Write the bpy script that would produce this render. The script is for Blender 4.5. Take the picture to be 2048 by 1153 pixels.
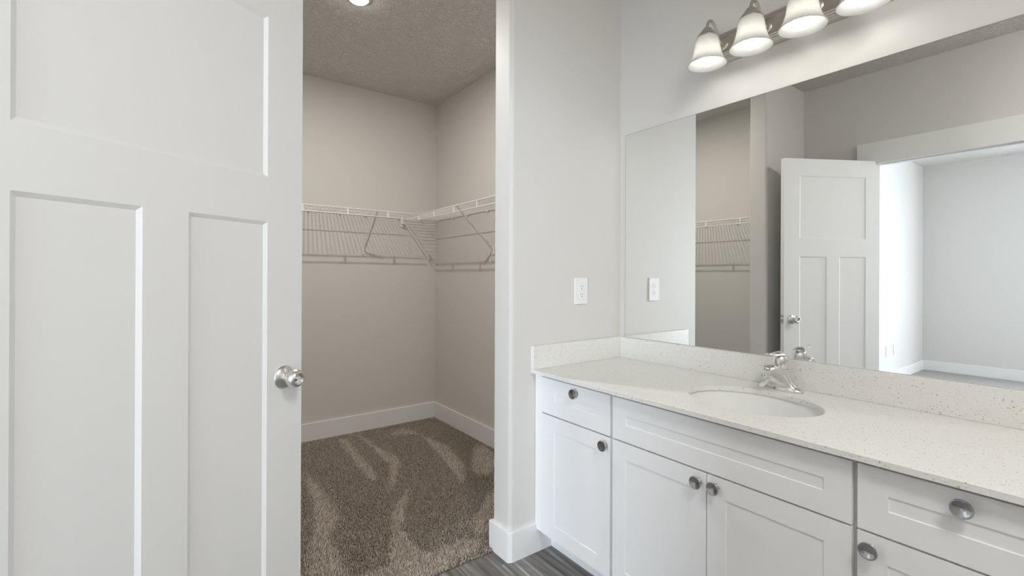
import bpy, bmesh, math, random
import numpy as np
from mathutils import Vector, Matrix

random.seed(4); rng = np.random.default_rng(11)
sc = bpy.context.scene
for o in list(bpy.data.objects): bpy.data.objects.remove(o)

# ------------------------------------------------------------------ camera
cam = bpy.data.cameras.new('camera'); cam_ob = bpy.data.objects.new('camera', cam)
sc.collection.objects.link(cam_ob); sc.camera = cam_ob
cam.sensor_fit = 'HORIZONTAL'; cam.sensor_width = 36.0
cam.lens = 36.0 * 933.283 / 2048; cam.shift_y = -24.03 / 2048; cam.clip_start = 0.02
_f = Vector((-0.80546789, 0.59263869, 0.00092852))
_r = Vector((0.59263729, 0.80545983, 0.00393745))
_u = Vector((-0.0015856, -0.00372176, 0.99999182))
cam_ob.matrix_world = Matrix(((_r.x, _u.x, -_f.x, 1.6436), (_r.y, _u.y, -_f.y, -1.9169),
                              (_r.z, _u.z, -_f.z, 1.2446), (0, 0, 0, 1)))

# ------------------------------------------------------------------ world, exposure, daylight
w = bpy.data.worlds.new('world'); sc.world = w; w.use_nodes = True
bg = w.node_tree.nodes['Background']
bg.inputs[0].default_value = (0.62, 0.80, 1.0, 1); bg.inputs[1].default_value = 5.6
sc.view_settings.view_transform = 'Standard'; sc.view_settings.look = 'None'
sc.view_settings.exposure = 0.0; sc.view_settings.gamma = 1.0
sc.view_settings.use_curve_mapping = False
cy = sc.cycles
cy.max_bounces = 14; cy.diffuse_bounces = 8; cy.glossy_bounces = 6; cy.transmission_bounces = 6
cy.caustics_reflective = True; cy.sample_clamp_indirect = 6.0; cy.use_denoising = True
try:
    cy.denoiser = 'OPENIMAGEDENOISE'; cy.denoising_prefilter = 'ACCURATE'
except Exception:
    pass
DAY = 258.0           # daylight through the bedroom window
BULB_V = 17.0         # vanity bulbs
CLOSET_W = 16.0       # closet ceiling light
DOME_FILL = 42.5          # added fill dome on the bathroom ceiling
# bathroom depth and other shared sizes
CEIL = 2.743; YB = -2.228; XB = -2.0715; YC = -0.02; DP = -0.7153; D2 = -1.6129; TW = 0.124; YL = -2.2
BED_X0 = -0.1503; BED_X1 = 4.3; BED_Y = -6.318; BED_YT = YB - 0.12; ROOM_X1 = 3.0

def area(name, loc, target, sx, sy, power, col):
    l = bpy.data.lights.new(name, 'AREA'); l.shape = 'RECTANGLE'; l.size = sx; l.size_y = sy
    l.energy = power; l.color = col
    o = bpy.data.objects.new(name, l); sc.collection.objects.link(o); o.location = loc
    o.rotation_euler = (Vector(target) - Vector(loc)).to_track_quat('-Z', 'Y').to_euler()
    return o
# sky light standing in the glazed bedroom opening
area('window_daylight', (3.05, BED_Y - 0.10, 1.22), (3.05, 0, 1.22), 2.15, 2.2, DAY, (0.80, 0.87, 0.95))

# ------------------------------------------------------------------ materials
def new_mat(name):
    m = bpy.data.materials.new(name); m.use_nodes = True
    nt = m.node_tree; return m, nt, nt.nodes['Principled BSDF']
def N(nt, t, **kw):
    n = nt.nodes.new(t)
    for k, v in kw.items(): setattr(n, k, v)
    return n
def simple(name, col, rough=0.5, metal=0.0, spec=0.5, bump=None, emis=None):
    m, nt, b = new_mat(name)
    b.inputs['Base Color'].default_value = (*col, 1); b.inputs['Roughness'].default_value = rough
    b.inputs['Metallic'].default_value = metal; b.inputs['Specular IOR Level'].default_value = spec
    if bump:
        sca, strength, dist, det = bump
        tc = N(nt, 'ShaderNodeTexCoord'); nz = N(nt, 'ShaderNodeTexNoise')
        nz.inputs['Scale'].default_value = sca; nz.inputs['Detail'].default_value = det
        bp = N(nt, 'ShaderNodeBump'); bp.inputs['Strength'].default_value = strength; bp.inputs['Distance'].default_value = dist
        nt.links.new(tc.outputs['Object'], nz.inputs['Vector']); nt.links.new(nz.outputs['Fac'], bp.inputs['Height'])
        nt.links.new(bp.outputs['Normal'], b.inputs['Normal'])
    if emis:
        b.inputs['Emission Color'].default_value = (*emis[0], 1); b.inputs['Emission Strength'].default_value = emis[1]
    return m
M = {}
M['paint'] = simple('greige_wall_paint', (0.665, 0.648, 0.622), 0.55, spec=0.3, bump=(160, 0.10, 0.002, 2))
M['trim'] = simple('white_trim_paint', (0.80, 0.80, 0.79), 0.35, bump=(60, 0.03, 0.001, 2))
M['door'] = simple('white_door_paint', (0.79, 0.79, 0.785), 0.45, spec=0.35, bump=(220, 0.06, 0.001, 2))
M['cabinet'] = simple('white_cabinet_paint', (0.85, 0.855, 0.86), 0.34)
M['carcass'] = simple('cabinet_frame_paint', (0.72, 0.725, 0.73), 0.4)
M['plate'] = simple('white_plastic', (0.83, 0.83, 0.82), 0.5)
M['dark'] = simple('dark_slot', (0.10, 0.10, 0.095), 0.6)
M['wire'] = simple('white_vinyl_wire', (0.84, 0.83, 0.82), 0.35)
M['brace'] = simple('white_enamel_steel', (0.70, 0.69, 0.68), 0.35)
M['chrome'] = simple('chrome', (0.78, 0.78, 0.77), 0.09, metal=1)
M['knob'] = simple('polished_chrome_knob', (0.52, 0.52, 0.53), 0.10, metal=1)
M['porcelain'] = simple('white_porcelain', (0.82, 0.82, 0.81), 0.08)
M['seam'] = simple('dark_rubber', (0.05, 0.05, 0.05), 0.5)
M['mirror'] = simple('mirror_silver', (0.93, 0.94, 0.93), 0.0, metal=1)
M['mirror_edge'] = simple('mirror_edge', (0.12, 0.14, 0.13), 0.3)
M['glass_pane'] = None
M['lampholder'] = simple('white_ceramic', (0.85, 0.84, 0.82), 0.3)

def brushed(name, col, rough, sx, sy, sz):
    m, nt, b = new_mat(name)
    b.inputs['Base Color'].default_value = (*col, 1); b.inputs['Metallic'].default_value = 1
    tc = N(nt, 'ShaderNodeTexCoord'); mp = N(nt, 'ShaderNodeMapping'); mp.inputs['Scale'].default_value = (sx, sy, sz)
    nz = N(nt, 'ShaderNodeTexNoise'); nz.inputs['Scale'].default_value = 1.0; nz.inputs['Detail'].default_value = 3
    r = N(nt, 'ShaderNodeMapRange'); r.inputs['To Min'].default_value = rough - 0.04; r.inputs['To Max'].default_value = rough + 0.05
    nt.links.new(tc.outputs['Object'], mp.inputs[0]); nt.links.new(mp.outputs[0], nz.inputs['Vector'])
    nt.links.new(nz.outputs['Fac'], r.inputs[0]); nt.links.new(r.outputs[0], b.inputs['Roughness'])
    return m
M['nickel'] = brushed('brushed_nickel', (0.62, 0.59, 0.55), 0.30, 6, 260, 260)
M['satin'] = brushed('satin_steel_knob', (0.70, 0.69, 0.67), 0.30, 300, 300, 300)

def ceiling_mat():
    m, nt, b = new_mat('textured_ceiling_paint')
    b.inputs['Base Color'].default_value = (0.78, 0.76, 0.73, 1); b.inputs['Roughness'].default_value = 0.5
    tc = N(nt, 'ShaderNodeTexCoord')
    wv = N(nt, 'ShaderNodeTexNoise'); wv.inputs['Scale'].default_value = 45; wv.inputs['Detail'].default_value = 4; wv.inputs['Distortion'].default_value = 1.6
    rp = N(nt, 'ShaderNodeValToRGB'); rp.color_ramp.elements[0].position = 0.42; rp.color_ramp.elements[1].position = 0.62
    bp = N(nt, 'ShaderNodeBump'); bp.inputs['Strength'].default_value = 1.0; bp.inputs['Distance'].default_value = 0.0055
    nt.links.new(tc.outputs['Object'], wv.inputs['Vector']); nt.links.new(wv.outputs['Fac'], rp.inputs[0])
    nt.links.new(rp.outputs[0], bp.inputs['Height']); nt.links.new(bp.outputs[0], b.inputs['Normal'])
    return m
M['ceiling'] = ceiling_mat()

def quartz_mat():
    m, nt, b = new_mat('speckled_white_quartz')
    tc = N(nt, 'ShaderNodeTexCoord')
    def speck(scale, lo, hi, seed):
        mp = N(nt, 'ShaderNodeMapping'); mp.inputs['Location'].default_value = (seed, seed * 1.7, seed * .3)
        wn = N(nt, 'ShaderNodeTexNoise'); wn.inputs['Scale'].default_value = scale * 1.3
        vm = N(nt, 'ShaderNodeVectorMath', operation='MULTIPLY_ADD'); vm.inputs[1].default_value = (0.004,) * 3
        vo = N(nt, 'ShaderNodeTexVoronoi'); vo.inputs['Scale'].default_value = scale
        # only some cells hold a chip
        sp = N(nt, 'ShaderNodeSeparateColor')
        g = N(nt, 'ShaderNodeMath', operation='GREATER_THAN'); g.inputs[1].default_value = hi
        l = N(nt, 'ShaderNodeMath', operation='LESS_THAN'); l.inputs[1].default_value = lo
        mu = N(nt, 'ShaderNodeMath', operation='MULTIPLY')
        nt.links.new(tc.outputs['Object'], mp.inputs[0]); nt.links.new(mp.outputs[0], wn.inputs['Vector'])
        nt.links.new(wn.outputs['Color'], vm.inputs[0]); nt.links.new(mp.outputs[0], vm.inputs[2])
        nt.links.new(vm.outputs[0], vo.inputs['Vector']); nt.links.new(vo.outputs['Color'], sp.inputs[0])
        nt.links.new(sp.outputs[0], g.inputs[0]); nt.links.new(vo.outputs['Distance'], l.inputs[0])
        nt.links.new(g.outputs[0], mu.inputs[0]); nt.links.new(l.outputs[0], mu.inputs[1])
        return mu.outputs[0]
    base = N(nt, 'ShaderNodeMix', data_type='RGBA'); nz = N(nt, 'ShaderNodeTexNoise'); nz.inputs['Scale'].default_value = 300
    nt.links.new(tc.outputs['Object'], nz.inputs['Vector']); nt.links.new(nz.outputs['Fac'], base.inputs[0])
    base.inputs[6].default_value = (0.74, 0.732, 0.705, 1); base.inputs[7].default_value = (0.79, 0.782, 0.755, 1)
    cur = base.outputs[2]
    for sca, lo, hi, seed, col in ((120, .28, .93, 3.1, (0.44, 0.42, 0.38)), (180, .30, .88, 8.7, (0.56, 0.53, 0.48)),
                                   (110, .20, .955, 5.5, (0.30, 0.28, 0.25)), (220, .32, .84, 1.5, (0.62, 0.59, 0.54)), (150, .3, .85, 6.5, (0.85, 0.85, 0.84))):
        mx = N(nt, 'ShaderNodeMix', data_type='RGBA'); nt.links.new(speck(sca, lo, hi, seed), mx.inputs[0])
        nt.links.new(cur, mx.inputs[6]); mx.inputs[7].default_value = (*col, 1); cur = mx.outputs[2]
    nt.links.new(cur, b.inputs['Base Color']); b.inputs['Roughness'].default_value = 0.30; b.inputs['Specular IOR Level'].default_value = 0.35
    return m
M['quartz'] = quartz_mat()

def vinyl_mat():
    m, nt, b = new_mat('grey_wood_vinyl_plank')
    tc = N(nt, 'ShaderNodeTexCoord')
    br = N(nt, 'ShaderNodeTexBrick'); br.offset = 0.37; br.inputs['Scale'].default_value = 1.0
    br.inputs['Brick Width'].default_value = 1.22; br.inputs['Row Height'].default_value = 0.152
    br.inputs['Mortar Size'].default_value = 0.0012; br.inputs['Color1'].default_value = (0, 0, 0, 1); br.inputs['Color2'].default_value = (1, 1, 1, 1)
    br.inputs['Mortar'].default_value = (0.2, 0.2, 0.2, 1)
    mp = N(nt, 'ShaderNodeMapping'); mp.inputs['Scale'].default_value = (2.2, 42, 1)
    ad = N(nt, 'ShaderNodeVectorMath', operation='MULTIPLY_ADD'); ad.inputs[1].default_value = (3.3, 7.7, 0)
    nz = N(nt, 'ShaderNodeTexNoise'); nz.inputs['Scale'].default_value = 1.0; nz.inputs['Detail'].default_value = 6; nz.inputs['Distortion'].default_value = 0.5
    n2 = N(nt, 'ShaderNodeTexNoise'); n2.inputs['Scale'].default_value = 0.35; n2.inputs['Detail'].default_value = 3
    rp = N(nt, 'ShaderNodeValToRGB')
    e = rp.color_ramp.elements; e[0].position = 0.30; e[0].color = (0.062, 0.057, 0.053, 1); e[1].position = 0.68; e[1].color = (0.33, 0.318, 0.305, 1)
    k = rp.color_ramp.elements.new(0.5); k.color = (0.165, 0.156, 0.147, 1)
    hs = N(nt, 'ShaderNodeMix', data_type='RGBA', blend_type='MULTIPLY'); hs.inputs[0].default_value = 1
    mr = N(nt, 'ShaderNodeMapRange'); mr.inputs['To Min'].default_value = 0.75; mr.inputs['To Max'].default_value = 1.25
    m2 = N(nt, 'ShaderNodeMix', data_type='RGBA', blend_type='MULTIPLY'); m2.inputs[0].default_value = 1
    mr2 = N(nt, 'ShaderNodeMapRange'); mr2.inputs['From Min'].default_value = 0.3; mr2.inputs['From Max'].default_value = 0.7; mr2.inputs['To Min'].default_value = 0.8; mr2.inputs['To Max'].default_value = 1.2
    L = nt.links.new
    L(tc.outputs['Object'], br.inputs['Vector']); L(tc.outputs['Object'], mp.inputs[0])
    L(br.outputs['Color'], ad.inputs[0]); L(mp.outputs[0], ad.inputs[2]); L(ad.outputs[0], nz.inputs['Vector']); L(ad.outputs[0], n2.inputs['Vector'])
    L(nz.outputs['Fac'], rp.inputs[0]); L(br.outputs['Color'], mr.inputs[0]); L(rp.outputs[0], hs.inputs[6]); L(mr.outputs[0], hs.inputs[7])
    L(n2.outputs['Fac'], mr2.inputs[0]); L(hs.outputs[2], m2.inputs[6]); L(mr2.outputs[0], m2.inputs[7])
    L(m2.outputs[2], b.inputs['Base Color']); b.inputs['Roughness'].default_value = 0.42
    return m
M['vinyl'] = vinyl_mat()

def carpet_mat(name, c0, c1, c2, island):
    m, nt, b = new_mat(name)
    L = nt.links.new
    rp = N(nt, 'ShaderNodeValToRGB'); e = rp.color_ramp.elements
    e[0].color = (*c0, 1); e[1].color = (*c2, 1); k = e.new(0.5); k.color = (*c1, 1)
    if island:
        g = N(nt, 'ShaderNodeNewGeometry'); L(g.outputs['Random Per Island'], rp.inputs[0])
    else:
        tc = N(nt, 'ShaderNodeTexCoord'); nz = N(nt, 'ShaderNodeTexNoise'); nz.inputs['Scale'].default_value = 120; nz.inputs['Detail'].default_value = 3
        e[0].position = .3; e[1].position = .7
        L(tc.outputs['Object'], nz.inputs['Vector']); L(nz.outputs['Fac'], rp.inputs[0])
        bp = N(nt, 'ShaderNodeBump'); bp.inputs['Strength'].default_value = .5; bp.inputs['Distance'].default_value = .006
        L(nz.outputs['Fac'], bp.inputs['Height']); L(bp.outputs[0], b.inputs['Normal'])
    L(rp.outputs[0], b.inputs['Base Color']); b.inputs['Roughness'].default_value = 0.9; b.inputs['Specular IOR Level'].default_value = 0.1
    return m
M['carpet'] = carpet_mat('brown_frieze_carpet', (0.30, 0.25, 0.205), (0.58, 0.495, 0.42), (0.84, 0.76, 0.67), True)
M['backing'] = simple('carpet_backing', (0.12, 0.10, 0.08), 0.9)
M['bedcarpet'] = carpet_mat('bedroom_carpet', (0.34, 0.32, 0.31), (0.46, 0.44, 0.43), (0.60, 0.58, 0.57), False)

def shade_mat():
    m, nt, b = new_mat('frosted_white_glass'); nt.nodes.remove(b)
    out = nt.nodes['Material Output']; L = nt.links.new
    tr = N(nt, 'ShaderNodeBsdfTranslucent'); tr.inputs[0].default_value = (0.77, 0.76, 0.735, 1)
    df = N(nt, 'ShaderNodeBsdfDiffuse'); df.inputs[0].default_value = (0.60, 0.60, 0.585, 1)
    gl = N(nt, 'ShaderNodeBsdfGlossy'); gl.inputs['Roughness'].default_value = 0.25
    mx = N(nt, 'ShaderNodeMixShader'); mx.inputs[0].default_value = 0.28
    m2 = N(nt, 'ShaderNodeMixShader'); fr = N(nt, 'ShaderNodeFresnel'); fr.inputs[0].default_value = 1.35
    L(tr.outputs[0], mx.inputs[1]); L(df.outputs[0], mx.inputs[2]); L(fr.outputs[0], m2.inputs[0])
    L(mx.outputs[0], m2.inputs[1]); L(gl.outputs[0], m2.inputs[2]); L(m2.outputs[0], out.inputs[0])
    return m
M['shade'] = shade_mat()
def emit(name, col, st):
    m, nt, b = new_mat(name); nt.nodes.remove(b)
    e = N(nt, 'ShaderNodeEmission'); e.inputs[0].default_value = (*col, 1); e.inputs[1].default_value = st
    nt.links.new(e.outputs[0], nt.nodes['Material Output'].inputs[0]); return m
M['bulb'] = emit('lit_vanity_bulb', (1.0, 0.985, 0.94), BULB_V)
M['dome'] = emit('fill_dome_glow', (1.0, 0.995, 0.975), DOME_FILL)  # glow of the added bathroom fill dome
M['cbulb'] = emit('lit_closet_bulb', (1.0, 0.97, 0.90), 60.0)

# ------------------------------------------------------------------ mesh helpers
def link(o, parent=None):
    sc.collection.objects.link(o)
    if parent is not None: o.parent = parent
    return o
def obj(name, bm, mat, parent=None, smooth=False):
    me = bpy.data.meshes.new(name); bmesh.ops.recalc_face_normals(bm, faces=bm.faces[:])
    bm.to_mesh(me); bm.free()
    for x in (mat if isinstance(mat, (list, tuple)) else [mat]): me.materials.append(x)
    if smooth:
        for p in me.polygons: p.use_smooth = True
        try: me.set_sharp_from_angle(angle=math.radians(38))
        except Exception: pass
    return link(bpy.data.objects.new(name, me), parent)
def empty(name, loc=(0, 0, 0), rz=0.0):
    o = bpy.data.objects.new(name, None); o.empty_display_size = .05; o.location = loc; o.rotation_euler = (0, 0, rz); return link(o)
def tag(o, label=None, cat=None, group=None, kind=None):
    if label: o['label'] = label
    if cat: o['category'] = cat
    if group: o['group'] = group
    if kind: o['kind'] = kind
    return o
def struct(o, label=None, cat=None): return tag(o, label, cat, None, 'structure')
def box(bm, x0, x1, y0, y1, z0, z1, bev=0.0, seg=2):
    g = bmesh.ops.create_cube(bm, size=1.0)
    vs = g['verts']
    for v in vs:
        v.co = Vector(((x0 + x1) / 2 + v.co.x * (x1 - x0), (y0 + y1) / 2 + v.co.y * (y1 - y0), (z0 + z1) / 2 + v.co.z * (z1 - z0)))
    if bev > 0:
        es = {e for v in vs for e in v.link_edges}
        bmesh.ops.bevel(bm, geom=list(es), offset=bev, segments=seg, affect='EDGES', profile=0.5)
    return bm
def mkbox(*a, **k):
    return box(bmesh.new(), *a, **k)
def prism(pts, z0, z1, bm=None):
    bm = bm or bmesh.new()
    lo = [bm.verts.new((x, y, z0)) for x, y in pts]; hi = [bm.verts.new((x, y, z1)) for x, y in pts]
    bm.faces.new(lo[::-1]); bm.faces.new(hi); n = len(pts)
    for i in range(n): bm.faces.new((lo[i], lo[(i + 1) % n], hi[(i + 1) % n], hi[i]))
    return bm
def lathe(profile, seg=40, bm=None, M4=None, close=False):
    """profile of (r, h) about +Z, moved by matrix M4"""
    bm = bm or bmesh.new(); rings = []; M4 = M4 or Matrix()
    for r, h in profile:
        if r < 1e-6: rings.append([bm.verts.new(M4 @ Vector((0, 0, h)))])
        else: rings.append([bm.verts.new(M4 @ Vector((r * math.cos(2 * math.pi * i / seg), r * math.sin(2 * math.pi * i / seg), h))) for i in range(seg)])
    prs = list(zip(rings, rings[1:])) + ([(rings[-1], rings[0])] if close else [])
    for a, b in prs:
        for i in range(seg):
            j = (i + 1) % seg
            if len(a) == 1 and len(b) == 1: continue
            if len(a) == 1: bm.faces.new((a[0], b[i], b[j]))
            elif len(b) == 1: bm.faces.new((a[i], a[j], b[0]))
            else: bm.faces.new((a[i], a[j], b[j], b[i]))
    return bm
def tube(bm, pts, r, seg=8, cap=True):
    pts = [Vector(p) for p in pts]; n = len(pts); rr = r if isinstance(r, (list, tuple)) else [r] * n
    rings = []; up = None
    for i, p in enumerate(pts):
        t = ((pts[min(i + 1, n - 1)] - pts[max(i - 1, 0)])).normalized()
        if up is None:
            up = Vector((0, 0, 1)) if abs(t.z) < 0.9 else Vector((1, 0, 0))
        s = t.cross(up).normalized(); up = s.cross(t).normalized()
        rings.append([bm.verts.new(p + (s * math.cos(2 * math.pi * k / seg) + up * math.sin(2 * math.pi * k / seg)) * rr[i]) for k in range(seg)])
    for a, b in zip(rings, rings[1:]):
        for k in range(seg): bm.faces.new((a[k], a[(k + 1) % seg], b[(k + 1) % seg], b[k]))
    if cap: bm.faces.new(rings[0][::-1]); bm.faces.new(rings[-1])
    return bm
def catmull(pts, n=6):
    P = [Vector(p) for p in pts]; out = []
    for i in range(len(P) - 1):
        a, b, c, d = P[max(i - 1, 0)], P[i], P[i + 1], P[min(i + 2, len(P) - 1)]
        for k in range(n):
            t = k / n
            out.append(0.5 * ((2 * b) + (c - a) * t + (2 * a - 5 * b + 4 * c - d) * t * t + (3 * b - a - 3 * c + d) * t ** 3))
    out.append(P[-1]); return out
def panel_slab(w, h, t, rects, depth, bev, both=False, M4=None):
    """slab x 0..w, z 0..h, front face at y=0 looking -y, back at y=t; rects (x0,x1,z0,z1) are sunk panels"""
    bm = bmesh.new(); M4 = M4 or Matrix()
    def face(pts): bm.faces.new([bm.verts.new(M4 @ Vector(p)) for p in pts])
    xs = sorted({0, w, *[r[0] for r in rects], *[r[1] for r in rects]}); zs = sorted({0, h, *[r[2] for r in rects], *[r[3] for r in rects]})
    def side(y, sgn):
        for x0, x1 in zip(xs, xs[1:]):
            for z0, z1 in zip(zs, zs[1:]):
                cx, cz = (x0 + x1) / 2, (z0 + z1) / 2
                if any(r[0] < cx < r[1] and r[2] < cz < r[3] for r in rects): continue
                face([(x0, y, z0), (x1, y, z0), (x1, y, z1), (x0, y, z1)])
        for (x0, x1, z0, z1) in rects:
            o = [(x0, y, z0), (x1, y, z0), (x1, y, z1), (x0, y, z1)]; yi = y + sgn * depth
            i = [(x0 + bev, yi, z0 + bev), (x1 - bev, yi, z0 + bev), (x1 - bev, yi, z1 - bev), (x0 + bev, yi, z1 - bev)]
            for k in range(4): face([o[k], o[(k + 1) % 4], i[(k + 1) % 4], i[k]])
            face(i)
    side(0, 1)
    if both: side(t, -1)
    else: face([(0, t, 0), (w, t, 0), (w, t, h), (0, t, h)])
    for x0, x1 in zip(xs, xs[1:]):
        for z in (0, h): face([(x0, 0, z), (x1, 0, z), (x1, t, z), (x0, t, z)])
    for z0, z1 in zip(zs, zs[1:]):
        for x in (0, w): face([(x, 0, z0), (x, 0, z1), (x, t, z1), (x, t, z0)])
    bmesh.ops.remove_doubles(bm, verts=bm.verts[:], dist=1e-5)
    return bm
def arc(cx, cy, r, a0, a1, n=8):
    return [(cx + r * math.cos(math.radians(a0 + (a1 - a0) * i / n)), cy + r * math.sin(math.radians(a0 + (a1 - a0) * i / n))) for i in range(n + 1)]
def copy_tree(o, parent=None):
    c = o.copy(); sc.collection.objects.link(c)
    if parent is not None: c.parent = parent
    for ch in list(o.children): copy_tree(ch, c)
    return c

# ------------------------------------------------------------------ room shell
struct(obj('floor', mkbox(-0.1, ROOM_X1 + .12, BED_YT, 0.12, -0.05, 0.0), M['vinyl']))
struct(obj('floor_closet', mkbox(XB - .12, -0.1, YL - .12, 0.12, -0.05, -0.002), M['backing']))
struct(obj('floor_bedroom', mkbox(BED_X0 - .12, BED_X1 + .12, BED_Y - .12, BED_YT, -0.05, -0.002), M['backing']))
struct(obj('ceiling', mkbox(XB - .12, BED_X1 + .12, BED_Y - .12, 0.12, CEIL, CEIL + .06), M['ceiling']))
struct(obj('wall_mirror', mkbox(-TW, ROOM_X1 + .12, 0.0, 0.12, 0, CEIL), M['paint']))
R = 0.019
pts = [(-TW, 0.0), (-TW, DP + .004)] + [(-TW + .004, DP)] + arc(-R, DP + R, R, -90, 0) + [(0, 0.0)]
struct(obj('wall_return', prism(pts, 0, CEIL), M['paint'], smooth=True))
pts = [(-TW, D2 - .004), (-TW + .004, D2)] + arc(-R, D2 - R, R, 90, 0) + [(0, BED_YT), (-TW, BED_YT)]
struct(obj('wall_left', prism(pts, 0, CEIL), M['paint'], smooth=True))
struct(obj('wall_closet_back', mkbox(XB - .12, XB, YL - .12, 0.1, 0, CEIL), M['paint']))
struct(obj('wall_closet_right', mkbox(XB, -TW, YC, 0.1, 0, CEIL), M['paint']))
struct(obj('wall_closet_left', mkbox(XB, -TW, YL - .12, YL, 0, CEIL), M['paint']))
DX0, DX1, DH = 0.434, 1.275, 2.10            # doorway in the wall behind the camera
struct(obj('wall_back', box(box(box(bmesh.new(), -TW, DX0, BED_YT, YB, 0, CEIL), DX1, ROOM_X1 + .12, BED_YT, YB, 0, CEIL), DX0, DX1, BED_YT, YB, DH, CEIL), M['paint']))
struct(obj('wall_right', mkbox(ROOM_X1, ROOM_X1 + .12, YB, 0, 0, CEIL), M['paint']))
struct(obj('wall_bedroom_left', mkbox(BED_X0 - .12, BED_X0, BED_Y, BED_YT, 0, CEIL), M['paint']))
struct(obj('wall_bedroom_right', mkbox(BED_X1, BED_X1 + .12, BED_Y, BED_YT, 0, CEIL), M['paint']))
struct(obj('wall_bedroom_front', mkbox(ROOM_X1 + .12, BED_X1 + .12, BED_YT, BED_YT + .12, 0, CEIL), M['paint']))
WX0, WX1, WZ0, WZ1 = 1.95, 4.15, 0.08, 2.36
struct(obj('wall_bedroom_back', box(box(box(box(bmesh.new(), BED_X0 - .12, WX0, BED_Y - .12, BED_Y, 0, CEIL), WX1, BED_X1 + .12, BED_Y - .12, BED_Y, 0, CEIL),
       WX0, WX1, BED_Y - .12, BED_Y, 0, WZ0), WX0, WX1, BED_Y - .12, BED_Y, WZ1, CEIL), M['paint']))
b = bmesh.new()
for x0, x1 in ((WX0, WX0 + .05), (WX1 - .05, WX1), (3.02, 3.08)): box(b, x0, x1, BED_Y - .08, BED_Y - .03, WZ0, WZ1)
for z0, z1 in ((WZ0, WZ0 + .05), (WZ1 - .05, WZ1)): box(b, WX0, WX1, BED_Y - .08, BED_Y - .03, z0, z1)
struct(obj('window_1', b, M['trim']))

# baseboards
BB = 0.130
def bboard(name, x0, x1, y0, y1, z0=0.0, z1=BB): return struct(obj(name, mkbox(x0, x1, y0, y1, z0, z1, bev=.004), M['trim']))
CH = .012; T = .015
pts = [(0.0, -.46), (T, -.46), (T, DP + .004), (.0045, DP - T + .001), (-.0045, DP - T), (-TW - T, DP - T), (-TW - T, DP + .10), (-TW, DP + .10), (-TW, DP), (-.016, DP), (-.005, DP + .004), (0, DP + .016)]
bb = prism(pts, 0, BB); top = [e for e in bb.edges if all(abs(v.co.z - BB) < 1e-6 for v in e.verts)]
bmesh.ops.bevel(bb, geom=top, offset=.0035, segments=2, affect='EDGES', profile=.5)
struct(obj('baseboard_return', bb, M['trim']))
pts = [(0, D2 - .016), (-.005, D2 - .004), (-.016, D2), (-TW, D2), (-TW, D2 - .1), (-TW - T, D2 - .1), (-TW - T, D2 + T), (-.0045, D2 + T), (.0045, D2 + T - .001), (T, D2 - .004), (T, YB), (0, YB)]
struct(obj('baseboard_left', prism(pts, 0, BB), M['trim']))
bboard('baseboard_back', T, 0.37, YB, YB + T)
bboard('baseboard_right', ROOM_X1 - T, ROOM_X1, YB, 0)
bboard('baseboard_closet_back', XB, XB + .014, YL, YC, 0, .1407)
bboard('baseboard_closet_right', XB + .014, -TW, YC - .014, YC, 0, .1407)
bboard('baseboard_closet_left', XB + .014, -TW, YL, YL + .014, 0, .1407)
bboard('baseboard_bedroom_back', BED_X0, BED_X1, BED_Y, BED_Y + .014, 0, .1407)
bboard('baseboard_bedroom_left', BED_X0, BED_X0 + .014, BED_Y + .014, BED_YT, 0, .1407)

# doorway casing: jamb lining with stop, two legs, flat head
b = bmesh.new()
for x0, x1 in ((DX0 - .001, DX0 + .017), (DX1 - .017, DX1 + .001)): box(b, x0, x1, BED_YT - .002, YB + .002, 0, DH)
box(b, DX0, DX1, BED_YT - .002, YB + .002, DH - .02, DH + .001)
for x0, x1 in ((DX0 + .017, DX0 + .028), (DX1 - .028, DX1 - .017)): box(b, x0, x1, YB - .075, YB - .038, 0, DH - .02)
box(b, DX0 + .017, DX1 - .017, YB - .075, YB - .038, DH - .032, DH - .02)
struct(obj('trim_1', b, M['trim']))
b = bmesh.new()
box(b, 0.372, DX0 - .006, YB, YB + .017, 0, 2.072, bev=.002); box(b, DX1 + .006, DX1 + .08, YB, YB + .017, 0, 2.072, bev=.002)
box(b, 0.367, DX1 + .086, YB, YB + .019, 2.072, 2.229, bev=.002)
struct(obj('trim_2', b, M['trim']))

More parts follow.
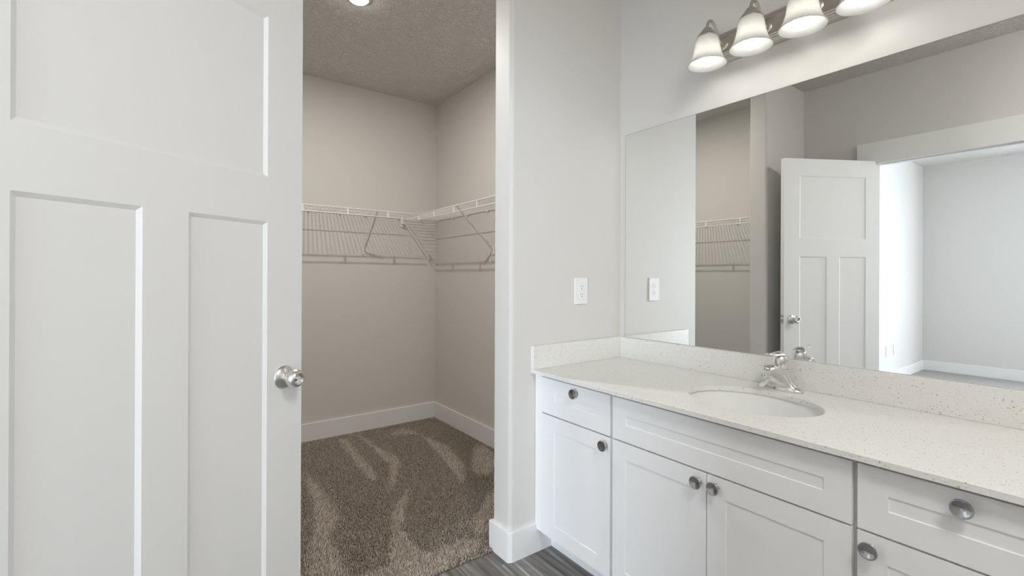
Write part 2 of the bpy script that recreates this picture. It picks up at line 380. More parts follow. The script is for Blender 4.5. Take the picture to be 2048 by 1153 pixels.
# ------------------------------------------------------------------ closet carpet (frieze tufts) and bedroom carpet
def in_streak(x, y):
    """0..1 how much the pile is brushed over by the vacuum head"""
    s = np.zeros_like(x)
    def poly(pl, wd):
        nonlocal s
        P = np.array(pl)
        for i in range(len(P) - 1):
            a, c = P[i], P[i + 1]; d = c - a; L2 = d @ d
            t = np.clip(((x - a[0]) * d[0] + (y - a[1]) * d[1]) / L2, 0, 1)
            wi = wd[i] + (wd[i + 1] - wd[i]) * t
            q = np.hypot(x - a[0] - t * d[0], y - a[1] - t * d[1])
            s = np.maximum(s, np.clip((wi - q) / (0.024) + .5, 0, 1))
    poly([(-1.477, -1.225), (-1.067, -1.235), (-.836, -1.26), (-.6445, -1.34), (-.5045, -1.37), (-.2, -1.40)], [.008, .035, .05, .04, .06, .09])
    poly([(-1.935, -.855), (-1.626, -.878), (-1.30, -.895), (-1.123, -.9075)], [.03, .022, .03, .008])
    poly([(-1.98, -.728), (-1.624, -.7135), (-1.36, -.700), (-1.26, -.72), (-.9405, -.8808)], [.01, .016, .04, .025, .006])
    poly([(-1.645, -.3265), (-1.35, -.331), (-1.03, -.392), (-.79, -.490)], [.006, .05, .045, .008])
    poly([(-.8817, -.7993), (-.66, -.955), (-.50, -1.02), (-.30, -1.07)], [.006, .032, .02, .07])
    poly([(-1.83, -.49), (-1.87, -.40), (-1.72, -.345)], [.03, .05, .012])
    poly([(-1.20, -.10), (-.98, -.20), (-.86, -.30)], [.05, .09, .06])
    poly([(-.16, -1.35), (-.20, -.80)], [.12, .05])
    poly([(-.55, -.42), (-.3, -.66)], [.03, .05])
    poly([(-1.6, -1.62), (-1.0, -1.58), (-.4, -1.60)], [.04, .05, .06])
    return s
def carpet_mesh():
    sp = 0.0054
    x0, x1, y0, y1 = XB + .016, -0.106, -1.82, YC - .016
    nx, ny = int((x1 - x0) / sp), int((y1 - y0) / sp)
    gx, gy = np.meshgrid(np.linspace(x0, x1, nx), np.linspace(y0, y1, ny)); gx = gx.ravel(); gy = gy.ravel()
    keep = ~((gx > -TW - .02) & ((gy > DP - T - .004) | (gy < D2 + T + .004)))
    gx, gy = gx[keep], gy[keep]; n = len(gx)
    gx = gx + rng.uniform(-.5, .5, n) * sp; gy = gy + rng.uniform(-.5, .5, n) * sp
    gx = np.minimum(gx, -.104)
    s = in_streak(gx + rng.normal(0, .009, n), gy + rng.normal(0, .009, n))
    # pile leans towards the doorway; the brushed strokes lean away from it
    lean0 = np.array([0.0052, -0.0036]); lean1 = np.array([-0.0085, 0.0048])
    lx = lean0[0] + s * (lean1[0] - lean0[0]) + rng.normal(0, .0030, n); ly = lean0[1] + s * (lean1[1] - lean0[1]) + rng.normal(0, .0030, n)
    h = rng.uniform(.010, .0155, n) * (1 - .12 * s)
    ph = rng.uniform(0, 2 * np.pi, n); ca = rng.uniform(.0008, .0026, n)
    K, S = 4, 3
    rad = np.array([.0017, .0021, .0019, .0011])
    V = np.empty((n, K * S + 1, 3), np.float32)
    for k in range(K):
        t = k / K * 1.0
        cx = gx + lx * t ** 1.5 + ca * np.cos(ph + t * 5.5) * t; cyy = gy + ly * t ** 1.5 + ca * np.sin(ph + t * 5.5) * t; cz = h * (t * (1.15 - .15 * t))
        for q in range(S):
            an = ph + 2 * np.pi * q / S + t * 2
            V[:, k * S + q, 0] = cx + rad[k] * np.cos(an); V[:, k * S + q, 1] = cyy + rad[k] * np.sin(an); V[:, k * S + q, 2] = cz
    V[:, -1, 0] = gx + lx + ca * np.cos(ph + 5.5); V[:, -1, 1] = gy + ly + ca * np.sin(ph + 5.5); V[:, -1, 2] = h
    quads = []
    for k in range(K - 1):
        for q in range(S): quads.append((k * S + q, k * S + (q + 1) % S, (k + 1) * S + (q + 1) % S, (k + 1) * S + q))
    tris = [((K - 1) * S + q, (K - 1) * S + (q + 1) % S, K * S) for q in range(S)]
    lp = [i for f in quads for i in f] + [i for f in tris for i in f]
    tot = np.array([4] * len(quads) + [3] * len(tris), np.int32)
    nv = K * S + 1
    loops = (np.array(lp, np.int32)[None, :] + (np.arange(n, dtype=np.int32) * nv)[:, None]).ravel()
    tots = np.tile(tot, n); starts = np.concatenate(([0], np.cumsum(tots)[:-1])).astype(np.int32)
    me = bpy.data.meshes.new('carpet')
    me.vertices.add(n * nv); me.vertices.foreach_set('co', V.ravel())
    me.loops.add(len(loops)); me.loops.foreach_set('vertex_index', loops)
    me.polygons.add(len(tots)); me.polygons.foreach_set('loop_start', starts)
    me.polygons.foreach_set('use_smooth', np.ones(len(tots), bool))
    me.update(calc_edges=True); me.validate()
    me.materials.append(M['carpet'])
    return me
tag(link(bpy.data.objects.new('carpet', carpet_mesh())), 'brown frieze carpet with pale vacuum strokes on the closet floor', 'carpet', kind='stuff')
bm = bmesh.new(); bmesh.ops.create_grid(bm, x_segments=60, y_segments=60, size=.5)
for v in bm.verts:
    v.co = Vector((BED_X0 + .015 + (v.co.x + .5) * (BED_X1 - BED_X0 - .02), BED_Y + .015 + (v.co.y + .5) * (BED_YT - BED_Y - .02), .012 + .002 * math.sin(v.co.x * 90) * math.sin(v.co.y * 70)))
tag(obj('carpet', bm, M['bedcarpet'], smooth=True), 'grey carpet on the bedroom floor seen low in the mirror', 'carpet', kind='stuff')

# ------------------------------------------------------------------ bathroom door, swung open beside the camera
KX, KY, TH = 0.1284, -1.5922, math.radians(60.2446); DW = 0.745
ux, uy = math.cos(TH), -math.sin(TH)          # from knob edge towards hinge
# local x runs from hinge (0) to knob edge (DW); local -y is the face towards the mirror
hx, hy = KX + DW * ux, KY + DW * uy
MD = Matrix(((-ux, uy * -1 * -1, 0, hx), (-uy, 0, 0, hy), (0, 0, 1, 0), (0, 0, 0, 1)))
nx_, ny_ = math.sin(TH), math.cos(TH)         # normal of the visible face
MD = Matrix(((-ux, -nx_, 0, hx), (-uy, -ny_, 0, hy), (0, 0, 1, 0.015), (0, 0, 0, 1)))
door = empty('door_1', (hx, hy, 0.0)); struct(door)
MDl = Matrix.Translation((-hx, -hy, 0)) @ MD
sx = lambda s: DW - s
rects = [(sx(.637), sx(.1179), 1.5197 - .015, 1.9706 - .015), (sx(.637), sx(.4275), .235, 1.3953 - .015), (sx(.3302), sx(.1179), .235, 1.3953 - .015)]
slab = obj('door_slab', panel_slab(DW, 2.0746, .035, rects, .0066, .0098, True, MDl), M['door'], door)
kl = MDl @ Matrix.Translation((sx(.063), 0, .935)) @ Matrix.Rotation(math.pi / 2, 4, 'X')
def knob_set(sign):
    base = MDl @ Matrix.Translation((sx(.063), 0 if sign < 0 else .035, .935)) @ Matrix.Rotation(math.pi / 2 * (1 if sign < 0 else -1), 4, 'X')
    ro = obj('door_rosette', lathe([(0, 0), (.033, 0), (.0335, .003), (.0315, .006), (.026, .010), (.018, .0135), (.0145, .016), (.0130, .022), (.0130, .026), (0, .026)], 48, M4=base), M['satin'], door, True)
    kn = obj('door_knob', lathe([(0, .022), (.0125, .022), (.0135, .026), (.0185, .029), (.0235, .034), (.0262, .041), (.0262, .048), (.0240, .055), (.0200, .0605), (.0165, .0625), (.0145, .0615), (.0105, .0575), (.0075, .0565), (0, .0565)], 48, M4=base), M['satin'], door, True)
    ky = obj('keyhole_cylinder', lathe([(0, .056), (.0062, .056), (.0064, .0605), (.0058, .0615), (0, .0615)], 24, M4=base), M['chrome'], kn, True)
    kb = bmesh.new(); box(kb, -.0028, .0028, -.0007, .0007, .0600, .0619); kb.transform(base)
    obj('key_slot', kb, M['dark'], kn)
knob_set(-1); knob_set(1)
lb = bmesh.new(); box(lb, DW - .001, DW + .002, .006, .029, .905, .965); lb.transform(MDl); lp_ = obj('latch_plate', lb, M['satin'], door)
lb = lathe([(0, 0), (.0085, 0), (.0085, .008), (.006, .010), (0, .010)], 24, M4=MDl @ Matrix.Translation((DW + .001, .0175, .935)) @ Matrix.Rotation(math.pi / 2, 4, 'Y'))
obj('latch_bolt', lb, M['satin'], door, True)
for z in (.22, 1.05, 1.86):
    hb = bmesh.new(); tube(hb, [MDl @ Vector((-.003, .041, z)), MDl @ Vector((-.003, .041, z + .09))], .0055, 12); obj('hinge', hb, M['satin'], door, True)

# ------------------------------------------------------------------ vanity cabinets
YF, YFR, YT = -0.575, -0.556, -0.487
def knob_mesh(x, z, parent):
    m4 = Matrix.Translation((x, YF, z)) @ Matrix.Rotation(math.pi / 2, 4, 'X')
    prof = [(0, 0), (.010, 0), (.0085, .003), (.0072, .008), (.0078, .013), (.0140, .0165), (.0188, .0195), (.0200, .0225), (.0192, .0248), (.0178, .0250), (.0120, .0232), (.0060, .0219), (0, .0214)]
    return obj('knob', lathe(prof, 40, M4=m4), M['knob'], parent, True)
def front(name, x0, x1, z0, z1, fr, parent, stl=None, rec=.0028):
    l, r = (fr, fr) if stl is None else stl
    o = obj(name, panel_slab(x1 - x0, z1 - z0, .0185, [(l, x1 - x0 - r, fr, z1 - z0 - fr)], rec, .0012, M4=Matrix.Translation((x0, YF, z0))), M['cabinet'], parent)
    return o
def cabinet(x0, x1, label, cat='cabinet', open_top=False):
    e = empty('vanity_cabinet', ((x0 + x1) / 2, -.3, 0)); tag(e, label, cat, 'vanity base cabinets')
    e_off = Vector((-(x0 + x1) / 2, .3, 0))
    return e, e_off
def put(o, off): o.location = off; return o
def carcass(x0, x1, zt, parent, off, name='cabinet_box'):
    b = bmesh.new()
    box(b, x0, x0 + .016, YFR + .019, -.002, .10, zt); box(b, x1 - .016, x1, YFR + .019, -.002, .10, zt)
    box(b, x0, x1, YFR + .019, -.002, .10, .116); box(b, x0, x1, -.012, -.002, .10, zt)
    return put(obj(name, b, M['carcass'], parent), off)
def frame(x0, x1, parent, off, mids=()):
    b = bmesh.new()
    box(b, x0, x0 + .038, YFR, YFR + .019, .10, .8095); box(b, x1 - .038, x1, YFR, YFR + .019, .10, .8095)
    for z0, z1 in ((.10, .135), (.615, .665), (.775, .8095)): box(b, x0 + .038, x1 - .038, YFR, YFR + .019, z0, z1)
    for xm in mids: box(b, xm - .02, xm + .02, YFR, YFR + .019, .135, .615)
    return put(obj('face_frame', b, M['carcass'], parent), off)
ZD0, ZD1, ZO0, ZO1 = .6425, .7975, .104, .6365
# left: one drawer over one door, with a filler strip to the wall
c, off = cabinet(.002, .4535, 'narrow white cabinet against the outlet wall, one drawer over one door')
carcass(.020, .4535, .8095, c, off); frame(.020, .4535, c, off)
put(obj('filler_strip', mkbox(.002, .0475, YF + .001, YFR, .104, .8095, bev=.001), M['cabinet'], c), off)
put(obj('toe_kick', mkbox(.002, .4535, YT, YT + .016, 0, .10), M['cabinet'], c), off)
d = put(front('drawer_front', .0490, .447, ZD0, ZD1, .062, c, (.082, .060)), off); knob_mesh(.2650, .767, d)
d = put(front('door', .0490, .447, ZO0, ZO1, .062, c, (.080, .066)), off); knob_mesh(.4250, .604, d)
# middle: false front over two doors
c, off = cabinet(.4545, 1.2245, 'wide white sink cabinet with a long false drawer over two doors')
carcass(.4545, 1.2245, .66, c, off); frame(.4545, 1.2245, c, off, (.839,))
put(obj('toe_kick', mkbox(.4545, 1.2245, YT, YT + .016, 0, .10), M['cabinet'], c), off)
put(front('false_drawer_front', .4596, 1.2195, ZD0, ZD1, .061, c), off)
d = put(front('door', .4596, .8375, ZO0, ZO1, .060, c), off); knob_mesh(.813, .605, d)
d = put(front('door', .8405, 1.2195, ZO0, ZO1, .060, c), off); knob_mesh(.8705, .607, d)
# right: one drawer over one door
c, off = cabinet(1.2255, 1.630, 'white cabinet right of the sink cabinet, its drawer knob largest in view')
carcass(1.2255, 1.630, .8095, c, off); frame(1.2255, 1.630, c, off)
put(obj('toe_kick', mkbox(1.2255, 1.630, YT, YT + .016, 0, .10), M['cabinet'], c), off)
d = put(front('drawer_front', 1.2310, 1.6240, ZD0, ZD1, .060, c), off); knob_mesh(1.4180, .7675, d)
d = put(front('door', 1.2310, 1.6240, ZO0, ZO1, .059, c), off); knob_mesh(1.2580, .604, d)

# ------------------------------------------------------------------ countertop with sink cutout
SXc, SYc, SA, SB = .8447, -.3124, .2143, .1679
ct = empty('countertop', (.83, -.30, .8102)); tag(ct, 'speckled white quartz countertop running over all three vanity cabinets', 'countertop')
cto = Vector((-.83, .30, -.8102))
ZT, ZB_, CX1, CY0 = .8267, .8102, 1.645, -.6008
b = bmesh.new(); n = 96
el = [(SXc + SA * math.cos(2 * math.pi * i / n), SYc + SB * math.sin(2 * math.pi * i / n)) for i in range(n)]
# outer ring sampled on the same angles so the slab is a clean strip of quads
def outer(i):
    a = 2 * math.pi * i / n; dx, dy = math.cos(a) * SA, math.sin(a) * SB; t = 1e9
    if dx > 1e-9: t = min(t, (CX1 - SXc) / dx)
    if dx < -1e-9: t = min(t, (0.0006 - SXc) / dx)
    if dy > 1e-9: t = min(t, (-.0006 - SYc) / dy)
    if dy < -1e-9: t = min(t, (CY0 - SYc) / dy)
    return (SXc + t * dx, SYc + t * dy)
ou = [outer(i) for i in range(n)]
corners = [(0.0006, CY0), (CX1, CY0), (CX1, -.0006), (0.0006, -.0006)]
for cnr in corners:                            # snap the nearest sample to each corner
    k = min(range(n), key=lambda i: (ou[i][0] - cnr[0]) ** 2 + (ou[i][1] - cnr[1]) ** 2); ou[k] = cnr
def ring(pl, z): return [b.verts.new((x, y, z)) for x, y in pl]
it, ot, ib, ob_ = ring(el, ZT), ring(ou, ZT), ring(el, ZB_), ring(ou, ZB_)
for i in range(n):
    j = (i + 1) % n
    b.faces.new((it[i], it[j], ot[j], ot[i])); b.faces.new((ib[i], ob_[i], ob_[j], ib[j]))
    b.faces.new((it[i], ib[i], ib[j], it[j])); b.faces.new((ot[i], ot[j], ob_[j], ob_[i]))
es = [e for e in b.edges if all(abs(v.co.z - ZT) < 1e-6 for v in e.verts) and (len([f for f in e.link_faces if abs(f.normal.z) < .5]) == 1)]
b.normal_update(); es = [e for e in b.edges if all(abs(v.co.z - ZT) < 1e-6 for v in e.verts) and any(abs(f.normal.z) < .5 for f in e.link_faces)]
bmesh.ops.bevel(b, geom=es, offset=.002, segments=2, affect='EDGES', profile=.5)
put(obj('slab', b, M['quartz'], ct), cto)
tag(obj('backsplash', mkbox(.0206, CX1, -.020, -.0006, ZT, .9325, bev=.0015), M['quartz']), 'long speckled quartz backsplash strip under the mirror', 'backsplash')
tag(obj('side_splash', mkbox(.0006, .0204, CY0, -.0006, ZT, .9325, bev=.0015), M['quartz']), 'short speckled quartz splash strip on the outlet wall at the left counter end', 'backsplash')

# undermount basin
sk = empty('sink_basin', (SXc, SYc, ZB_)); tag(sk, 'white oval porcelain undermount sink set in the countertop', 'sink')
prof = [(1.045, -.0005), (1.03, -.012), (1.0, -.03), (.95, -.065), (.86, -.095), (.70, -.118), (.48, -.130), (.24, -.136), (.10, -.139)]
b = bmesh.new(); rings = []
for s, h in prof + [(.10, -.150), (.50, -.145), (.74, -.130), (.91, -.105), (1.0, -.07), (1.06, -.03), (1.12, -.012), (1.12, -.0005)]:
    rings.append([b.verts.new((SA * s * math.cos(2 * math.pi * i / 72), SB * s * math.sin(2 * math.pi * i / 72), h)) for i in range(72)])
for a_, c_ in list(zip(rings, rings[1:])) + [(rings[-1], rings[0])]:
    for i in range(72): b.faces.new((a_[i], a_[(i + 1) % 72], c_[(i + 1) % 72], c_[i]))
obj('bowl', b, M['porcelain'], sk, True)
obj('drain', lathe([(0, -.135), (.012, -.134), (.019, -.1345), (.024, -.1375), (.024, -.149), (0, -.149)], 32), M['chrome'], sk, True)

# faucet
FX, FY = .838, -.084
fa = empty('faucet', (FX, FY, ZT)); tag(fa, 'chrome single-lever faucet standing behind the oval sink', 'faucet')
def loft(secs, seg=28, sup=2.4):
    """secs: (x, y, z, half width x, half depth y); superellipse sections"""
    b = bmesh.new(); rr = []
    for x, y, z, a, d_ in secs:
        ring_ = []
        for i in range(seg):
            t = 2 * math.pi * i / seg; c_, s_ = math.cos(t), math.sin(t)
            ring_.append(b.verts.new((x + a * math.copysign(abs(c_) ** (2 / sup), c_), y + d_ * math.copysign(abs(s_) ** (2 / sup), s_), z)))
        rr.append(ring_)
    for p, q in zip(rr, rr[1:]):
        for i in range(seg): b.faces.new((p[i], p[(i + 1) % seg], q[(i + 1) % seg], q[i]))
    b.faces.new(rr[0][::-1]); b.faces.new(rr[-1]); return b
# base: long wings swooping up into the body
obj('faucet_base', loft([(0, 0, 0, .0795, .027), (0, 0, .006, .0795, .027), (0, 0, .012, .075, .0255), (0, 0, .017, .065, .0250), (0, -.001, .023, .055, .0265), (0, -.002, .031, .048, .0285),
                         (0, -.003, .042, .0415, .0300), (0, -.003, .056, .0355, .0305), (0, -.002, .070, .0310, .0300), (0, -.001, .080, .0280, .0280)], 36, 2.2), M['chrome'], fa, True)
b = bmesh.new()
sp = catmull([(0, -.010, .060), (0, -.040, .074), (0, -.075, .084), (0, -.105, .086), (0, -.118, .080)], 5)
rr = []
for i, p in enumerate(sp):
    t = i / (len(sp) - 1); wx = .029 - .012 * t; hz = .024 - .013 * t
    if i == len(sp) - 1: wx *= .72; hz *= .72
    tn = (sp[min(i + 1, len(sp) - 1)] - sp[max(i - 1, 0)]).normalized(); upv = Vector((1, 0, 0)).cross(tn).normalized() * -1
    rr.append([b.verts.new(p + Vector((1, 0, 0)) * wx * math.cos(2 * math.pi * k / 24) + upv * hz * math.sin(2 * math.pi * k / 24)) for k in range(24)])
for p, q in zip(rr, rr[1:]):
    for k in range(24): b.faces.new((p[k], p[(k + 1) % 24], q[(k + 1) % 24], q[k]))
b.faces.new(rr[0]); b.faces.new(rr[-1][::-1])
obj('spout', b, M['chrome'], fa, True)
obj('aerator', lathe([(0, .056), (.0105, .056), (.0118, .058), (.0118, .066), (.0108, .070), (.0108, .080), (0, .080)], 28, M4=Matrix.Translation((0, -.106, 0))), M['chrome'], fa, True)
obj('seal_ring', lathe([(0, .079), (.0278, .079), (.0278, .0815), (0, .0815)], 36), M['seam'], fa, True)
hd = obj('handle', lathe([(0, .0812), (.0283, .0812), (.0286, .100), (.0279, .113), (.0255, .124), (.0205, .133), (.0130, .138), (.006, .1397), (0, .140)], 40), M['chrome'], fa, True)
b = bmesh.new(); rr = []
lev = catmull([(0, .014, .131), (0, -.008, .1395), (0, -.030, .1405), (0, -.055, .1385), (0, -.080, .1400), (0, -.101, .1430)], 4)
for i, p in enumerate(lev):
    t = i / (len(lev) - 1); wx = .0305 - .0200 * min(t * 1.3, 1) ** .9; hz = .0055 - .001 * t
    if i in (0, len(lev) - 1): wx *= .6; hz *= .6
    rr.append([b.verts.new(p + Vector((wx * math.cos(2 * math.pi * k / 20), 0, hz * math.sin(2 * math.pi * k / 20) - .35 * wx * (math.cos(2 * math.pi * k / 20) ** 2)))) for k in range(20)])
for p, q in zip(rr, rr[1:]):
    for k in range(20): b.faces.new((p[k], p[(k + 1) % 20], q[(k + 1) % 20], q[k]))
b.faces.new(rr[0]); b.faces.new(rr[-1][::-1])
obj('lever', b, M['chrome'], hd, True)

# ------------------------------------------------------------------ mirror
mr = empty('mirror', (.85, -.001, .9345)); tag(mr, 'large frameless wall mirror above the vanity backsplash', 'mirror')
put(obj('mirror_glass', mkbox(.0369 + .0012, 1.62, -.0050, -.0035,   .9333, 1.9807 - .0012), M['mirror'], mr), Vector((-.85, .001, -.9345)))
put(obj('mirror_backing', mkbox(.0369, 1.6212, -.0048, -.0006, .9327, 1.9807), M['mirror_edge'], mr), Vector((-.85, .001, -.9345)))

# ------------------------------------------------------------------ vanity light
LX0, LS, LY, LR = .58, .178, -.150, 2.114
vl = empty('vanity_light', (.847, 0, 2.16)); tag(vl, 'brushed nickel bar light with four frosted bell shades above the mirror', 'light fixture')
vo = Vector((-.847, 0, -2.16))
# stepped bar: flat middle between two ribbed rails
prof = [(0, 2.160), (-.010, 2.160), (-.014, 2.164), (-.014, 2.168), (-.019, 2.171), (-.019, 2.175), (-.024, 2.178), (-.024, 2.183), (-.029, 2.187), (-.029, 2.191),
        (-.033, 2.194), (-.033, 2.198), (-.029, 2.200), (-.029, 2.256), (-.033, 2.258), (-.033, 2.262), (-.029, 2.265), (-.029, 2.269), (-.024, 2.273), (-.024, 2.278), (-.014, 2.284), (-.010, 2.290), (0, 2.290)]
b = bmesh.new(); A_ = [b.verts.new((.535, y, z)) for y, z in prof]; B_ = [b.verts.new((1.160, y, z)) for y, z in prof]
for i in range(len(prof)):
    j = (i + 1) % len(prof); b.faces.new((A_[i], A_[j], B_[j], B_[i]))
b.faces.new(A_[::-1]); b.faces.new(B_)
put(obj('back_plate', b, M['nickel'], vl), vo)
shade_prof = [(.030, 2.231), (.038, 2.226), (.0435, 2.215), (.0470, 2.200), (.0495, 2.182), (.0530, 2.163), (.0580, 2.146), (.0650, 2.130), (.0750, 2.114)]
sp_in = [(r - .0028, z) for r, z in shade_prof[::-1]]
for k in range(4):
    x = LX0 + k * LS; T4 = Matrix.Translation((x, LY, 0))
    b = bmesh.new(); lathe([(0, -.029), (.021, -.029), (.021, -.032), (.016, -.035), (0, -.036)][::-1], 28, bm=b, M4=Matrix.Translation((x, 0, 2.228)) @ Matrix.Rotation(0, 4, 'X') @ Matrix.Rotation(-math.pi / 2, 4, 'X').inverted() @ Matrix.Scale(-1, 4, (0, 0, 1)))
    tube(b, catmull([(x, -.030, 2.228), (x, -.050, 2.229), (x, -.068, 2.240), (x, -.083, 2.266), (x, -.098, 2.290), (x, -.117, 2.300), (x, -.136, 2.294), (x, -.1475, 2.276), (x, LY, 2.256)], 5), .0062, 12)
    arm = put(obj('lamp_arm', b, M['nickel'], vl, True), vo)
    obj('socket_cup', lathe([(0, 2.262), (.010, 2.262), (.016, 2.259), (.0195, 2.254), (.0200, 2.248), (.0255, 2.246), (.0290, 2.241), (.0300, 2.236), (.0345, 2.234), (.0390, 2.229), (.0405, 2.222), (.0395, 2.218), (.036, 2.218), (.034, 2.226), (0, 2.228)], 36, M4=T4), M['nickel'], arm, True)
    b = lathe(shade_prof + [(.0736, 2.1125)] + sp_in, 48, M4=T4)
    put(obj('glass_shade', b, M['shade'], vl, True), vo)
    b = lathe([(0, 2.106), (.009, 2.1075), (.018, 2.112), (.0255, 2.120), (.0295, 2.131), (.0295, 2.142), (.026, 2.153), (.020, 2.164), (.0145, 2.175), (.0125, 2.185), (0, 2.186)], 28, M4=T4)
    bulb = put(obj('bulb', b, M['bulb'], vl, True), vo)
    obj('bulb_base', lathe([(0, 2.186), (.0128, 2.186), (.0128, 2.218), (0, 2.218)], 20, M4=T4), M['lampholder'], bulb, True)

# ------------------------------------------------------------------ outlets
def plate_bm(w_, h_, t_): return mkbox(-w_ / 2, w_ / 2, -t_, 0, -h_ / 2, h_ / 2, bev=.003)
def outlet(loc, rz, label, cat='outlet', receptacles=True, w_=.090, h_=.130, group=None):
    e = empty('outlet', loc, rz); tag(e, label, cat, group)
    obj('cover_plate', plate_bm(w_, h_, .007), M['plate'], e)
    if receptacles:
        for s in (1, -1):
            zc = s * .0195
            pts = [(.017 * math.cos(t) , max(-.0143, min(.0143, .0185 * math.sin(t)))) for t in np.linspace(0, 2 * math.pi, 40, endpoint=False)]
            b = bmesh.new(); a0 = [b.verts.new((x_, -.0068, zc + z_)) for x_, z_ in pts]; a1 = [b.verts.new((x_, -.0084, zc + z_)) for x_, z_ in pts]
            b.faces.new(a0); b.faces.new(a1[::-1])
            for i in range(40): b.faces.new((a0[i], a0[(i + 1) % 40], a1[(i + 1) % 40], a1[i]))
            r_ = obj('receptacle', b, M['plate'], e)
            b = bmesh.new(); box(b, -.0074, -.0052, -.0087, -.0075, zc - .001, zc + .0072); box(b, .0052, .0072, -.0087, -.0075, zc - .0002, zc + .0064)
            lathe([(0, 0), (.0026, 0), (.0026, .0012), (0, .0012)], 16, bm=b, M4=Matrix.Translation((0, -.0075, zc - .0085)) @ Matrix.Rotation(math.pi / 2, 4, 'X'))
            obj('slots', b, M['dark'], r_)
        obj('screw', lathe([(0, 0), (.0028, 0), (.0026, .0008), (0, .001)], 16, M4=Matrix.Translation((0, -.0068, 0)) @ Matrix.Rotation(math.pi / 2, 4, 'X')), M['plate'], e, True)
    return e
outlet((0.0005, -.2903, 1.1752), math.pi / 2, 'white duplex outlet on the wall above the left end of the vanity')
outlet((BED_X0 + .0005, -4.847, .387), math.pi / 2, 'white outlet low on the bedroom wall in the mirror, nearer the doorway', w_=.075, h_=.120)
e = outlet((BED_X0 + .0005, -5.121, .380), math.pi / 2, 'blank white wall plate low in the bedroom, between the outlet and the corner', 'wall plate', False, .075, .120)
e.name = 'wall_plate'

# ------------------------------------------------------------------ closet wire shelves
ZS, SD, WR = 1.733, .305, .0022
def wire_shelf(label, L_, loc, rz, braces, clips, ties, skip_end=0.0, bracket=None):
    """local x along the wall 0..L_, local -y out from the wall, z=0 the deck"""
    e = empty('wire_shelf', loc, rz); tag(e, label, 'shelf', 'closet wire shelves')
    b = bmesh.new(); nw = int(L_ / .0254)
    for i in range(nw + 1):
        x = .006 + i * (L_ - .012) / nw
        tube(b, [(x, -.006, .0026), (x, -SD, .0026)], .0018, 5)
    obj('deck_wires', b, M['wire'], e, True)
    for y, z, r in ((-.008, 0, .0028), (-SD / 2, -.0012, .0026)):
        obj('cross_rod', tube(bmesh.new(), [(.002, y, z), (L_ - .002, y, z)], r, 8), M['wire'], e, True)
    b = bmesh.new(); tube(b, [(.001, -SD, 0), (L_ - .001, -SD, 0)], .0034, 10); obj('front_rail', b, M['wire'], e, True)
    b = bmesh.new(); tube(b, [(.001, -SD + .004, -.043), (L_ - .001, -SD + .004, -.043)], .0032, 10); lip = obj('lip_rail', b, M['wire'], e, True)
    for x in ties:
        obj('rail_tie', mkbox(x - .006, x + .006, -SD - .0022, -SD + .0062, -.046, .003, bev=.001), M['wire'], lip)
    for x in braces:
        b = bmesh.new()
        p0, p1 = Vector((x, -SD - .001, -.004)), Vector((x, -.007, -.292)); d_ = (p1 - p0).normalized(); nrm = Vector((0, d_.z, -d_.y))
        v = []
        for p in (p0, p1):
            for sx_, sn in ((-1, -1), (1, -1), (1, 1), (-1, 1)): v.append(b.verts.new(p + Vector((sx_ * .0045, 0, 0)) + nrm * sn * .0055))
        for i in range(4): b.faces.new((v[i], v[(i + 1) % 4], v[4 + (i + 1) % 4], v[4 + i]))
        b.faces.new(v[:4][::-1]); b.faces.new(v[4:])
        box(b, x - .006, x + .006, -SD - .006, -SD + .005, -.007, .0065, bev=.001)
        br = obj('support_brace', b, M['brace'], e)
        pb = mkbox(x - .013, x + .013, -.0085, 0, -.330, -.278, bev=.002)
        pl = obj('brace_foot', pb, M['plate'], br)
        lathe([(0, 0), (.0042, 0), (.003, .002), (0, .0022)], 16, bm=(sb := bmesh.new()), M4=Matrix.Translation((x, -.0085, -.312)) @ Matrix.Rotation(math.pi / 2, 4, 'X')); 
        o_ = obj('foot_screw', sb, M['dark'], br, True)
    for x in clips:
        b = mkbox(x - .007, x + .007, -.012, 0, -.014, .006, bev=.002)
        lathe([(0, 0), (.005, 0), (.004, .006), (0, .007)], 12, bm=b, M4=Matrix.Translation((x, -.010, -.006)) @ Matrix.Rotation(math.pi / 2, 4, 'X'))
        obj('wall_clip', b, M['plate'], e, True)
    return e
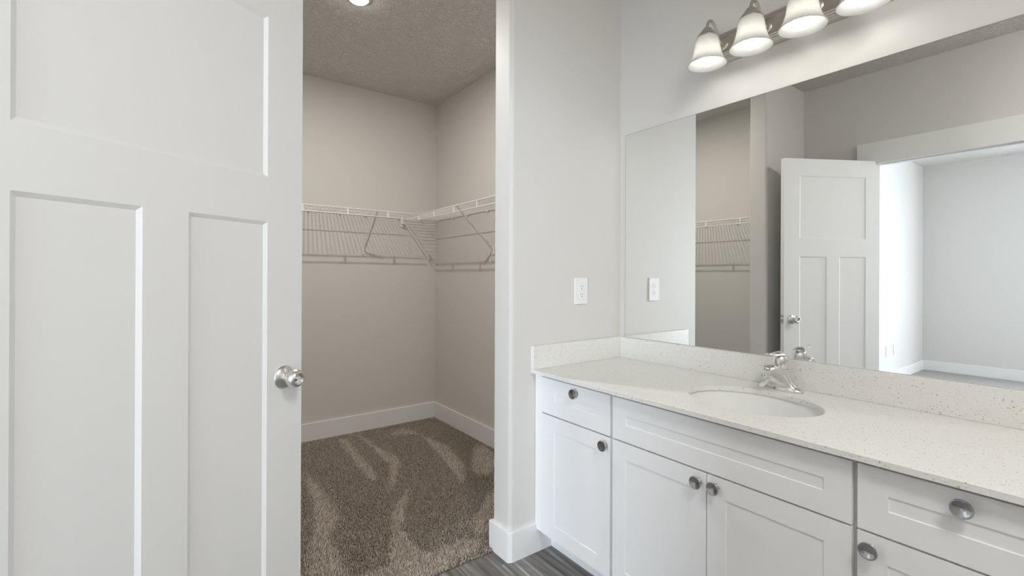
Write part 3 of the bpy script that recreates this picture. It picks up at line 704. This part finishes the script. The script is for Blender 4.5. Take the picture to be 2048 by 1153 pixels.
# local -y must point out from the wall: right wall faces -y (rz 0), back wall faces +x (rz 90), left wall faces +y (rz 180)
RX0, RX1 = XB + .003, -TW - .003
er = wire_shelf('white wire shelf on the right-hand closet wall, running to the back corner', RX1 - RX0, (RX0, YC - .001, ZS), 0,
     [-1.1616 - RX0, -.40 - RX0], [x - RX0 for x in (-2.045, -1.7545, -1.52, -1.238, -.95, -.65, -.35)], [x - RX0 for x in (-1.79 + .015, -1.5082, -1.2086, -.8998, -.595, -.29)])
BY0, BY1 = YC - SD - .034, YL + SD + .016      # back shelf from y=BY1 up to BY0
eb = wire_shelf('white wire shelf on the back closet wall, beside the open door edge', BY0 - BY1, (XB + .001, BY1, ZS), math.pi / 2,
     [-.66 - BY1, -1.45 - BY1], [y - BY1 for y in (-.372, -.6473, -.8461, -1.0768, -1.32, -1.6, -1.8)], [y - BY1 for y in (-.5793, -.8795, -1.1841, -1.489, -1.79)])
el_ = wire_shelf('white wire shelf on the left closet wall, seen only in the mirror', RX1 - RX0, (RX1, YL + .001, ZS), math.pi,
     [.13, 1.55], [.1, .4, .7, 1.0, 1.3, 1.6, 1.9], [.218 + .305 * i for i in range(6)])
# end bracket that carries the right-hand shelf's front rails at the back wall
b = mkbox(.000, .008, -.331, -.309, -.078, .012, bev=.001); box(b, .000, .030, -.316, -.312, -.066, -.034)
box(b, .006, .050, -.326, -.300, -.052, -.047, bev=.001)
obj('end_bracket', b, M['plate'], er)

# closet ceiling light: small round flush light
CLX, CLY = -.87, -1.10
cl = empty('ceiling_light', (CLX, CLY, CEIL)); tag(cl, 'small lit round light on the closet ceiling, at the top edge of the photo', 'light fixture')
obj('canopy', lathe([(0, 0), (.062, 0), (.062, -.006), (.054, -.012), (0, -.012)], 40), M['lampholder'], cl, True)
obj('lens', lathe([(.046, -.012), (.045, -.017), (.036, -.020), (.018, -.022), (0, -.0225)], 40), M['cbulb'], cl, True)
ll = bpy.data.lights.new('closet_light', 'AREA'); ll.shape = 'DISK'; ll.size = .042; ll.energy = CLOSET_W; ll.color = (1.0, 0.955, 0.885)
lo = bpy.data.objects.new('closet_light', ll); sc.collection.objects.link(lo); lo.location = (CLX, CLY, CEIL - .026)

# added fill light: glowing dome out of view to the right, brightens the bathroom
bl = empty('ceiling_light', (2.25, -1.55, CEIL)); tag(bl, 'unseen dome added as fill light on the bathroom ceiling beyond the right edge of view', 'light fixture')
obj('canopy', lathe([(0, 0), (.270, 0), (.270, -.018), (.256, -.024), (0, -.024)], 48), M['nickel'], bl, True)
obj('fill_dome', lathe([(.255, -.024), (.250, -.050), (.218, -.080), (.160, -.105), (.085, -.119), (0, -.124)], 48), M['dome'], bl, True)
